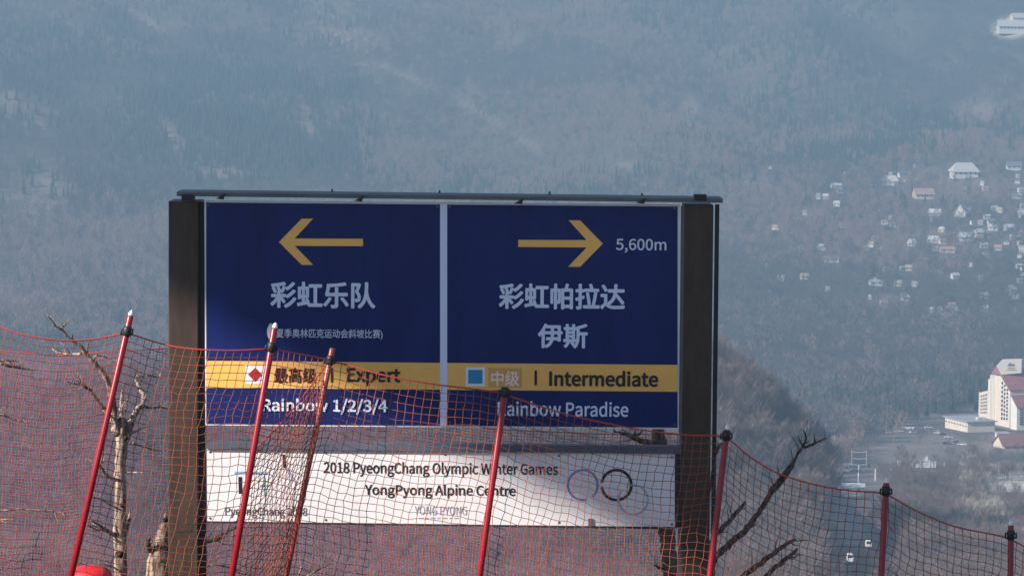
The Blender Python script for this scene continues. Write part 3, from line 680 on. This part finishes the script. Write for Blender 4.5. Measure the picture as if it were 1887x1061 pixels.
# ------------------------------------------------------------------ unseen canopy added uphill on the left, shaped to shade the sign's upper right
def shade_canopy():
    D = 40.0
    A = P(378, 560, YS) + SUN * D; B = P(1050, 920, YS) + SUN * D
    e = (B - A).normalized(); p0 = A - e * 12; p1 = B + e * 19.0
    back = Vector((-.35, -1, 0)).normalized() * 7
    gx = (p0 + p1) * .5; g = Vector((gx.x, gx.y, float(height(gx.x, gx.y))))
    ro = root('added_shade_canopy', g, 'unseen canopy added beyond the left edge to shade the sign', 'canopy')
    CL = mat('canopy_cladding', (.22, .16, .11), .7, var=.2, scale=3); RF = mat('canopy_roof', (.25, .26, .28), .5, metal=.3)
    up = Vector((0, 0, 12))
    build('shade_wall', MB().prism([p0, p1, p1 + up, p0 + up], back * .04), CL, ro)
    build('roof', MB().prism([p0 + up, p1 + up, p1 + up + Vector((0, 0, .25)), p0 + up + Vector((0, 0, .25))], back), RF, ro)
    for q in (p0 + e * .25, p1 - e * .25):
        for w in (.03, .97):
            b = q + back * w; gz = float(height(b.x, b.y)) - .3; topz = q.z + up.z if w > .5 else q.z + .4
            build('column', MB().box((b.x, b.y, (gz + topz) / 2), .3, .3, topz - gz), POSTM, ro)
shade_canopy()

# ------------------------------------------------------------------ hotel in the valley
CREAM = mat('hotel_cream', (.80, .70, .60), .7, var=.06, scale=.3); HWHITE = mat('hotel_white', (.82, .80, .76), .7, var=.05, scale=.3)
HROOF = mat('hotel_maroon_roof', (.30, .12, .13), .6, var=.12, scale=.4); GLASS = mat('hotel_glass', (.03, .04, .06), .15); FLAT = mat('flat_roof_grey', (.40, .40, .42), .8, var=.1, scale=.2)
E2 = Vector((-.30, .954, 0)); E1 = Vector((.954, .30, 0))
def gz(p): return float(height(p.x, p.y))
def on_line(u, C):           # distance along E2 from C at which a point sits on column u
    k = ray(u, 700).x; return (C.x - k * C.y) / (k * E2.y - E2.x)
def z_at(v, p): return ray(CX + 0, v).z * p.y
def z_uv(u, v, Y): return P(u, v, Y).z
YH = 1750.0
C0 = P(1862, 781, YH); C0.z = 0
hb = Vector((C0.x, C0.y, gz(C0)))
hotel = root('hotel', hb, 'tall cream hotel with maroon roof and white emblem panel in the valley', 'hotel')
HZ = min(z_uv(1862, 783, YH), hb.z) - 4
def facade_pt(u, v):
    s = on_line(u, C0); p = C0 + E2 * s; return Vector((p.x, p.y, z_uv(u, v, p.y)))
def low(u):
    s = on_line(u, C0); p = C0 + E2 * s; return Vector((p.x, p.y, HZ))
walls = MB(); walls.prism([low(1862), facade_pt(1862, 719), facade_pt(1846, 693), facade_pt(1826, 690), low(1826)], E1 * 38)
walls.prism([low(1826.2), facade_pt(1826.2, 698), facade_pt(1821, 698), low(1821)], E1 * 30 + E2 * 0)
walls.prism([low(1821.2), facade_pt(1821.2, 719), facade_pt(1806, 723), low(1806)], E1 * 26)
hw = build('wall', walls, CREAM, hotel)
rf = MB(); up = Vector((0, 0, .5))
def slab(a, b, d, th=.6, mi=0): rf.prism([a, b, b + Vector((0, 0, th)), a + Vector((0, 0, th))], d, mi)
a, b = facade_pt(1863, 720), facade_pt(1846, 692)
slab(a - E1 * .8, b - E1 * .8, E1 * 40)
a2, b2 = facade_pt(1846, 692), facade_pt(1826, 674)
rf.prism([facade_pt(1846, 692) + up, facade_pt(1826, 690) + up, facade_pt(1828, 675) + E1 * 2, facade_pt(1838, 678) + E1 * 6], E1 * 34)
hr = build('roof', rf, HROOF, hotel)
for u, vt in ((1826.8, 690), (1829, 690), (1831.6, 690), (1834.2, 690), (1806.6, 722), (1821.5, 722)):
    build('pilaster', MB().prism([low(u), facade_pt(u, vt), facade_pt(u - .7, vt), low(u - .7)], -E1 * .5), HWHITE, hw)
def windows(cols, tops, v_bot, n, w):
    for (u, vt) in zip(cols, tops):
        for k in range(n):
            v0 = vt + (v_bot - vt) * k / n; v1 = v0 + (v_bot - vt) / n * .62
            if v1 > v_bot: continue
            q = [facade_pt(u + w, v1), facade_pt(u + w, v0), facade_pt(u - w, v0), facade_pt(u - w, v1)]
            build('window', MB().prism(q, -E1 * .12), GLASS, hw)
windows((1847.5, 1852, 1857), (703, 708, 716), 776, 9, 1.4)
windows((1809, 1812.5, 1816, 1819), (728, 727, 726, 725), 764, 6, .9)
# emblem panel on the ridge
pb = P(1836, 690, YH + 30).z
pan = MB().prism([P(1836, 674, YH + 11), P(1846, 663, YH + 11), P(1883, 662, YH + 11), P(1882, 687, YH + 11), P(1845, 690, YH + 11)][::-1], (1.5, 5, 0))
po = build('emblem_panel', pan, mat('panel_white', (.85, .78, .72), .6), hr)
EMB = mat('emblem_grey_green', (.18, .22, .20), .6)
for q in ([(1856, 674), (1861, 667), (1866, 674)], [(1862, 674), (1867, 669), (1871, 674)], [(1857, 677), (1870, 677), (1870, 678.4), (1857, 678.4)], [(1855, 681), (1873, 681), (1873, 682), (1855, 682)]):
    build('emblem', MB().prism([P(u, v, YH + 10.8) for u, v in q][::-1], (.1, .15, 0)), EMB, po)
# lower wing of the hotel
YW = 1738.0
CW = P(1874, 786, YW)
def wing_pt(u, v):
    k = ray(u, v).x; s = (CW.x - k * CW.y) / (k * E2.y - E2.x); p = CW + E2 * s; return Vector((p.x, p.y, z_uv(u, v, p.y)))
wl_ = MB(); lo_ = lambda u: Vector((wing_pt(u, 780).x, wing_pt(u, 780).y, HZ))
wl_.prism([lo_(1874), wing_pt(1874, 751), wing_pt(1863, 730), wing_pt(1862.3, 730), lo_(1862.3)], E1 * 34)
ww = build('wing_wall', wl_, HWHITE, hotel)
build('wing_roof', MB().prism([wing_pt(1874.6, 752.5), wing_pt(1863, 729.5), wing_pt(1863, 727.5), wing_pt(1874.6, 750)], E1 * 35), HROOF, hotel)
for k in range(7):
    for c in range(9):
        z1 = wing_pt(1874, 754 + k * 4.3).z; z0 = z1 - .85; p = CW + E1 * (1.6 + c * 3.3) - E2 * .05
        build('window', MB().prism([(p.x, p.y, z0), (p.x + E1.x * 2, p.y + E1.y * 2, z0), (p.x + E1.x * 2, p.y + E1.y * 2, z1), (p.x, p.y, z1)], -E2 * .1), GLASS, ww)
HOLES.append((C0 + E1 * 12 - Vector((0, 25, 0)), 46)); HOLES.append((C0 + E2 * 30, 34))
HGLASS = mat('house_glass', (.12, .14, .17), .2)
# flat-roofed annex
CA = P(1783, 792, 1722)
def annex():
    top = z_uv(1783, 778, CA.y); L = on_line(1743, CA); zb = min(gz(CA), top - 5) - 3
    ro = root('hotel_annex', (CA.x, CA.y, zb), 'long flat grey-roofed annex left of the cream hotel', 'building')
    c = [CA, CA + E2 * L, CA + E2 * L + E1 * 16, CA + E1 * 16]
    w = build('wall', MB().prism([(q.x, q.y, zb) for q in c], (0, 0, top - zb)), CREAM, ro)
    build('roof', MB().prism([(q.x + d.x, q.y + d.y, top) for q, d in zip(c, (-E1 - E2, -E1 + E2, E1 + E2, E1 - E2))], (0, 0, .5)), FLAT, ro)
    for k in range(8):
        p = CA + E2 * (L * (k + .35) / 8); z0 = top - 2.6
        build('window', MB().prism([(p.x, p.y, z0), (p.x, p.y, z0 + .9), (p.x + E2.x * L / 20, p.y + E2.y * L / 20, z0 + .9), (p.x + E2.x * L / 20, p.y + E2.y * L / 20, z0)], -E1 * .15), HGLASS, w)
    for s, w_ in ((.25, 1.6), (.3, 3)):
        p = CA + E2 * (L * s) + E1 * (6 + w_ * 2); build('roof_unit', MB().box((p.x, p.y, top + 1.1), w_, w_, 1.3, 0, .3), HWHITE, ro)
    HOLES.append((CA + E2 * (L * .4) + E1 * 5, 30))
annex()

# ------------------------------------------------------------------ village houses
def house(u, v, wpx, wall, roof, label, yaw=0.0, hr_=.55, hip=False, Y=None, storeys=1.0):
    g = ground(u, v) if Y is None else P(u, v, Y)
    if Y is not None: g.z = min(g.z, gz(g))
    W = wpx * g.y / FPX; Dp = W * .7; H = max(2.6, W * .26) * storeys
    ro = root('house', g, label, 'house', 'scattered valley houses')
    cs, sn = math.cos(yaw), math.sin(yaw)
    T = lambda x, y, z: (g.x + x * cs - y * sn, g.y + x * sn + y * cs, g.z + z)
    hw_, hd = W / 2, Dp / 2; rh = Dp * hr_ * .7
    w = MB().prism([T(-hw_, -hd, -2), T(hw_, -hd, -2), T(hw_, hd, -2), T(-hw_, hd, -2)], (0, 0, H + 2))
    if not hip: w.add([T(-hw_, -hd, H), T(-hw_, hd, H), T(-hw_, 0, H + rh), T(hw_, -hd, H), T(hw_, hd, H), T(hw_, 0, H + rh)], [(0, 1, 2), (5, 4, 3)])
    wo = build('wall', w, wall, ro)
    ov = .07 * W; r = MB(); i = hw_ * .35 if hip else -ov * .6
    for sgn in (-1, 1):
        a, b = T(-hw_ - ov, sgn * (hd + ov), H - rh * ov / hd), T(hw_ + ov, sgn * (hd + ov), H - rh * ov / hd); c, d = T(hw_ - i, 0, H + rh + .02), T(-hw_ + i, 0, H + rh + .02)
        t = .35; r.add([a, b, c, d] + [(q[0], q[1], q[2] + t) for q in (a, b, c, d)], [(0, 1, 2, 3), (7, 6, 5, 4), (0, 4, 5, 1), (1, 5, 6, 2), (3, 2, 6, 7), (0, 3, 7, 4)])
    if hip:
        for sgn in (-1, 1):
            a, b, c = T(sgn * (hw_ + ov), -hd - ov, H - rh * ov / hd + .3), T(sgn * (hw_ + ov), hd + ov, H - rh * ov / hd + .3), T(sgn * (hw_ - i), 0, H + rh + .3)
            r.add([a, b, c], [(0, 1, 2)])
    build('roof', r, roof, ro)
    n = max(2, int(W / 4))
    for k in range(n):
        x = -hw_ + W * (k + .5) / n
        build('window', MB().prism([T(x - W / n * .14, -hd, H * .4), T(x + W / n * .14, -hd, H * .4), T(x + W / n * .14, -hd, H * .72), T(x - W / n * .14, -hd, H * .72)], (sn * .08, -cs * .08, 0)), HGLASS, wo)
    HOLES.append((g, W * .75))
VW = mat('house_white', (.74, .73, .72), .7, var=.05, scale=.5); VC = mat('house_cream', (.72, .62, .54), .7); VP = mat('roof_pale', (.62, .60, .60), .6); VS = mat('roof_snow', (.76, .76, .78), .6)
VK = mat('roof_pinkish', (.45, .31, .28), .7); VG = mat('roof_slate', (.20, .21, .24), .6); VR = mat('roof_maroon', (.28, .13, .13), .6)
for a in [
    (1776, 326, 46, VW, VP, 'wide white lodge under a pale hipped roof, highest in the village', .1, .6, True),
    (1640, 341, 30, VW, VP, 'white house with pale hipped roof at the upper left of the village', -.1, .6, True),
    (1607, 342, 14, VW, VG, 'small white house just left of the upper pale-roofed house', .2),
    (1868, 314, 26, VW, VG, 'white slate-roofed house near the right frame edge, beside the upper lodge', 0),
    (1701, 366, 34, VC, VK, 'pinkish-roofed house between the two pale hipped roofs', .15),
    (1722, 398, 22, VW, VS, 'white house under the pinkish roof, left of the brightest gable', -.3),
    (1772, 398, 30, VW, VS, 'brightest white gabled house in the middle of the village', 1.2, .9),
    (1833, 388, 12, VW, VP, 'narrow white house right of the brightest gable', .3),
    (1883, 398, 14, VW, VS, 'bright white house cut by the right frame edge', .1),
    (1718, 448, 22, VW, VS, 'snow-white roofed house, left one of the lower pair', -.2),
    (1737, 450, 13, VW, VP, 'small white house tucked between the lower pair of white roofs', .3),
    (1781, 444, 27, VW, VS, 'broad snow-white roofed house, right one of the lower pair', .1),
    (1806, 433, 20, VC, VP, 'pale roofed house just behind the broad snow-white roof', .3),
    (1830, 424, 18, VW, VP, 'white house upper right of the broad snow-white roof', -.2),
    (1860, 425, 18, VW, VS, 'white roofed house near the right edge on the middle row', .4),
    (1680, 454, 16, VW, VP, 'grey domed-looking house left of the lower white roofs', .0, .8, True),
    (1813, 458, 14, VW, VS, 'small white shed right below the broad snow-white roof', .1),
    (1745, 466, 26, VC, VK, 'long low cream building below the lower pair of roofs', .0, .3),
    (1614, 526, 24, VW, VP, 'white long house alone at the lower left of the village', .1, .3),
    (1655, 528, 14, VC, VP, 'cream small house right of the lone long white house', -.2),
    (1760, 513, 14, VW, VP, 'small white house alone in the woods below the long cream building', .3),
    (1815, 551, 17, VW, VS, 'white house lowest on the right of the village', .2),
    (1715, 576, 10, VW, VP, 'tiny white hut beside the lowest cream block', .1),
    (1746, 579, 34, VC, VP, 'cream block lowest in the village', .0, .3),
    (1532, 484, 26, VW, VG, 'long thin white house far left of the village', .0, .3),
    (1862, 62, 46, VW, VP, 'white terrace of houses high on the hill at the top right', .0, .4),
    (1876, 40, 26, VC, VP, 'cream house above the white terrace at the top right', .2)]:
    house(*a)
VD = mat('house_dull', (.50, .48, .47), .8)
_hr = random.Random(21)
REFS = [(1776, 326, 'the wide hipped-roof lodge'), (1640, 341, 'the upper left hipped-roof house'), (1868, 314, 'the upper slate-roofed house'), (1701, 366, 'the pinkish-roofed house'), (1772, 398, 'the brightest white gable'), (1833, 388, 'the narrow white house'),
        (1718, 448, 'the lower left snow-white roof'), (1781, 444, 'the broad snow-white roof'), (1860, 425, 'the middle-row house at the edge'), (1680, 454, 'the domed-looking house'), (1745, 466, 'the long low cream building'), (1614, 526, 'the lone long white house'), (1760, 513, 'the lone woodland house'), (1815, 551, 'the lowest right white house'), (1746, 579, 'the lowest cream block'), (1532, 484, 'the long thin white house')]
WN = {VD.name: 'grey', VC.name: 'cream', VW.name: 'white'}; RN = {VP.name: 'pale', VG.name: 'slate', VK.name: 'pinkish', VD.name: 'dull grey'}
_used = {}
for _k in range(105):
    u_ = 1886 - 480 * _hr.random() ** 2.4; v_ = _hr.choice((318, 334, 345, 360, 372, 385, 400, 412, 425, 440, 455, 470, 500, 520, 545, 570)) + _hr.uniform(-9, 9)
    wd, w_, r_, yw, hh, hp = _hr.uniform(5.5, 14), _hr.choice((VD, VD, VC, VW)), _hr.choice((VP, VG, VK, VD)), _hr.uniform(-.5, .5), _hr.uniform(.3, .7), _hr.random() < .3
    ru, rv, rn = min(REFS, key=lambda q: (q[0] - u_) ** 2 + (q[1] - v_) ** 2)
    side = ('left of ' if u_ < ru else 'right of ') if abs(u_ - ru) > abs(v_ - rv) else ('above ' if v_ < rv else 'below ')
    lb = f'tiny {WN[w_.name]} house with {RN[r_.name]} roof {side}{rn}'
    _used[lb] = _used.get(lb, 0) + 1
    if _used[lb] > 1: lb = lb.replace('tiny', ('', 'another tiny', 'third tiny', 'fourth tiny', 'fifth tiny', 'sixth tiny')[min(_used[lb] - 1, 5)])
    house(u_, v_, wd, w_, r_, lb, yw, hh, hp)
house(1868, 832, 62, VC, VR, 'low maroon-roofed building below the cream hotel', .3, .5, False, 1640)
house(1553, 868, 26, VW, VS, 'added low white shed standing for a bright snow patch left of the lift tower frame', .1, .2, False, None)  # shed added where a bright patch of snow lies
house(1572, 908, 40, VW, VS, 'added long white-roofed shed standing for a snow patch at the lift tower foot', -.1, .25, False, None)  # made-up shed in place of the lower snow patch
house(1846, 800, 22, VW, FLAT, 'small white block between the hotel and the low maroon roof', .1, .2, False, 1690)

# ------------------------------------------------------------------ parked cars
PAINT = [mat('car_white', (.80, .80, .80), .25, coat=.5), mat('car_silver', (.45, .46, .48), .3, metal=.5), mat('car_dark', (.03, .035, .05), .25, coat=.5), mat('car_blue', (.05, .09, .18), .3, coat=.5)]
TYRE = mat('tyre', (.02, .02, .02), .8)
def car(u, v, yaw, paint, label, big=False):
    g = ground(u, v); s = 1.5 if big else 1.0
    L, W, H = 4.5 * s, 1.8 * s, (2.9 if big else 1.45)
    ro = root('parked_car' if not big else 'parked_bus', g, label, 'car' if not big else 'bus', 'vehicles on the valley car park'); ro.rotation_euler = (0, 0, yaw)
    def bld(n, mb, m):
        me = bpy.data.meshes.new(n); me.from_pydata(mb.v, [], mb.f); me.materials.append(m); return link_mesh(n, me, ro)
    sec = [(-.5, .22), (-.5, .55), (-.47, .62), (-.2, .66), (.2, .66), (.47, .58), (.5, .5), (.5, .22)] if not big else [(-.5, .14), (-.5, .6), (.5, .6), (.5, .14)]
    bld('body', MB().prism([(x * L, -W / 2, z * H) for x, z in sec], (0, W, 0)), paint)
    cb = [(-.40, .64), (-.30, .97), (.10, 1.0), (.26, .64)] if not big else [(-.49, .6), (-.48, 1), (.48, 1), (.49, .6)]
    bld('cabin', MB().prism([(x * L, -W * .45, z * H) for x, z in cb], (0, W * .9, 0)), GLASS)
    rz_ = [(-.31, .965), (-.29, 1.02), (.09, 1.03), (.12, .975)] if not big else [(-.49, .9), (-.48, 1.02), (.48, 1.02), (.49, .9)]
    bld('roof', MB().prism([(x * L, -W * .44, z * H) for x, z in rz_], (0, W * .88, 0)), paint)
    for x in (-.3, .3):
        for y in (-1, 1):
            bld('wheel', MB().lathe((x * L, y * W * .5 - .1, .32), (0, 1, 0), [(0, .32), (.2, .32)], 10), TYRE)
CARS = [(1640, 799, 0, 'silver car at the left end of the car park row'), (1656, 797, 0, 'white car second from the left end of the car park row'), (1684, 798, 0, 'white car in front of the white bus'), (1697, 797, 3, 'dark car right of the white bus'),
        (1711, 790, 0, 'white car behind the gap right of the bus'), (1722, 794, 1, 'silver car starting the slanting row towards the annex'), (1730, 799, 0, 'white car second in the slanting row towards the annex'), (1738, 802, 2, 'dark car in the slanting row left of the bright white car'),
        (1748, 807, 0, 'bright white car in the middle of the slanting row'), (1756, 812, 1, 'small silver car after the bright white one'), (1764, 816, 3, 'dark blue car before the last of the slanting row'), (1773, 820, 0, 'white car at the lower end of the slanting row'), (1745, 819, 2, 'dark car parked alone on the inner side of the slanting row')]
for i, (u, v, c, lb) in enumerate(CARS): car(u, v, .1 + (-.5 if u > 1715 else .0) + .1 * (i % 3), PAINT[c], lb)
car(1672, 792, .1, PAINT[0], 'white bus parked at the back of the car park', True)

# ------------------------------------------------------------------ ski lift and small valley things
LIFT = mat('lift_grey', (.36, .38, .40), .5, metal=.2)
def lift_tower():
    g = ground(1582, 905); Yt = g.y
    ro = root('lift_tower', g, 'grey gondola lift tower with square crossarm frame beyond the net', 'lift tower')
    q = lambda u, v: P(u, v, Yt)
    top = P(1582, 856, Yt); r = .45
    build('mast', MB().tube([g - Vector((0, 0, 1)), Vector((g.x, g.y, top.z))], [.55, .4], 10), LIFT, ro, smooth=True)
    for v in (832, 844, 855):
        build('crossarm', MB().tube([q(1569, v), q(1584, v + 1.5), q(1598, v)], .28, 6), LIFT, ro)
    for u in (1570, 1597):
        build('upright', MB().tube([q(u, 857), q(u, 829)], .25, 6), LIFT, ro)
    for u in (1567, 1601):
        build('sheave_train', MB().box(q(u, 858), .5, 6, .7), DARK, ro)
    near = []
    for u, u2 in ((1567, 1566), (1601, 1597)):
        a = q(u, 860); b = P(u2 + (0 if u < 1580 else 2), 1300, 420)
        pts = [a.lerp(b, t) - Vector((0, 0, 9 * t * (1 - t))) for t in np.linspace(0, 1, 25)]
        c = build('ropeway_cable', MB().tube(pts, .03, 5), DARK, None, origin=a)
        tag(c, 'left steel ropeway cable hanging from the lift tower' if u < 1580 else 'right steel ropeway cable hanging from the lift tower', 'cable'); near.append(pts)
    for q_ in near[0]:
        if q_.y > 650: HOLES.append((Vector((q_.x + 3, q_.y, float(height(q_.x, q_.y)))), 13))
    b0, b1 = near[0][-1], near[1][-1]; m_ = (b0 + b1) / 2; gg = Vector((m_.x, m_.y, float(height(m_.x, m_.y))))
    r2 = root('lift_tower', gg, 'nearer gondola lift tower below the bottom of the view', 'lift tower')
    build('mast', MB().tube([gg - Vector((0, 0, 1)), m_ + Vector((0, 0, .3))], [.6, .4], 10), LIFT, r2, smooth=True)
    build('crossarm', MB().tube([b0, b1], .3, 6), LIFT, r2)
    CAB = mat('cabin_white', (.80, .80, .82), .3); CR = mat('cabin_red', (.45, .05, .04), .35)
    for i, (pts, vv, lb) in enumerate(((near[1], 994, 'white and red gondola cabin seen through the net, upper right of two'), (near[0], 1018, 'white gondola cabin seen through the net, lower left of two'))):
        best = min(pts, key=lambda p: abs(project(np.array([[*p]]))[1][0] - (vv - 9)))
        k = min(range(len(pts) - 1), key=lambda j: abs(project(np.array([[*pts[j]]]))[1][0] - (vv - 9)))
        fine = [pts[max(k - 1, 0)].lerp(pts[min(k + 1, len(pts) - 1)], t) for t in np.linspace(0, 1, 60)]
        p = min(fine, key=lambda q_: abs(project(np.array([[*q_]]))[1][0] - (vv - 9)))
        ro = root('gondola_cabin', p - Vector((0, 0, 3.3)), lb, 'gondola', 'gondola cabins on the lift line')
        build('hanger', MB().tube([p, p - Vector((0, 0, 1.4))], .06, 6), DARK, ro)
        sec = [(-.75, -3.1), (-.55, -3.3), (.55, -3.3), (.75, -3.1), (.8, -2.4), (.62, -1.5), (.45, -1.35), (-.45, -1.35), (-.62, -1.5), (-.8, -2.4)]
        build('body', MB().prism([(p.x + a_ , p.y - .9, p.z + b_) for a_, b_ in sec], (0, 1.8, 0)), CAB, ro)
        build('window', MB().prism([(p.x + a_, p.y - .93, p.z + b_) for a_, b_ in ((-.66, -2.4), (.66, -2.4), (.55, -1.65), (-.55, -1.65))], (0, .02, 0)), GLASS, ro)
        if i == 0: build('skirt', MB().box((p.x, p.y, p.z - 3.2), 1.5, 1.86, .3), CR, ro)
lift_tower()
for u, v0, v1, lb in ((1613, 864, 886, 'white post right of the lift tower'), (1641, 863, 882, 'white post behind the dark red pole top'), (1655, 848, 857, 'short white marker left of the white fence boards'), (1659, 848, 857, 'short white marker, right one of a close pair'), (1740, 853, 868, 'thin white post at the edge of the bare ground')):
    g = ground(u, v1); h = (v1 - v0) * g.y / FPX
    o = build('marker_post', MB().tube([g - Vector((0, 0, .3)), g + Vector((0, 0, h * .85)), g + Vector((0, 0, h))], [.32, .3, .2], 8), mat('marker_white', (.82, .82, .82), .5), None, origin=g)
    tag(o, lb, 'post', 'white posts on the valley floor')
g = ground(1705, 862); ro = root('board_fence', g, 'broken row of white boards along the bare ground', 'fence')
for k, (du, hh, w) in enumerate(((-24, 2, 3.0), (-17, 2, 2.4), (-8, 4, 1.6), (-3, 5, 1.6), (2, 6, 1.2), (7, 4, 1.2), (13, 3.4, .9), (18, 3.6, .9))):
    p = P(1705 + du, 862, g.y); z = float(height(p.x, p.y)); build('board', MB().box((p.x, p.y, z + hh * .4), w, .15, hh), MATS['marker_white'], ro)

plant_forests()
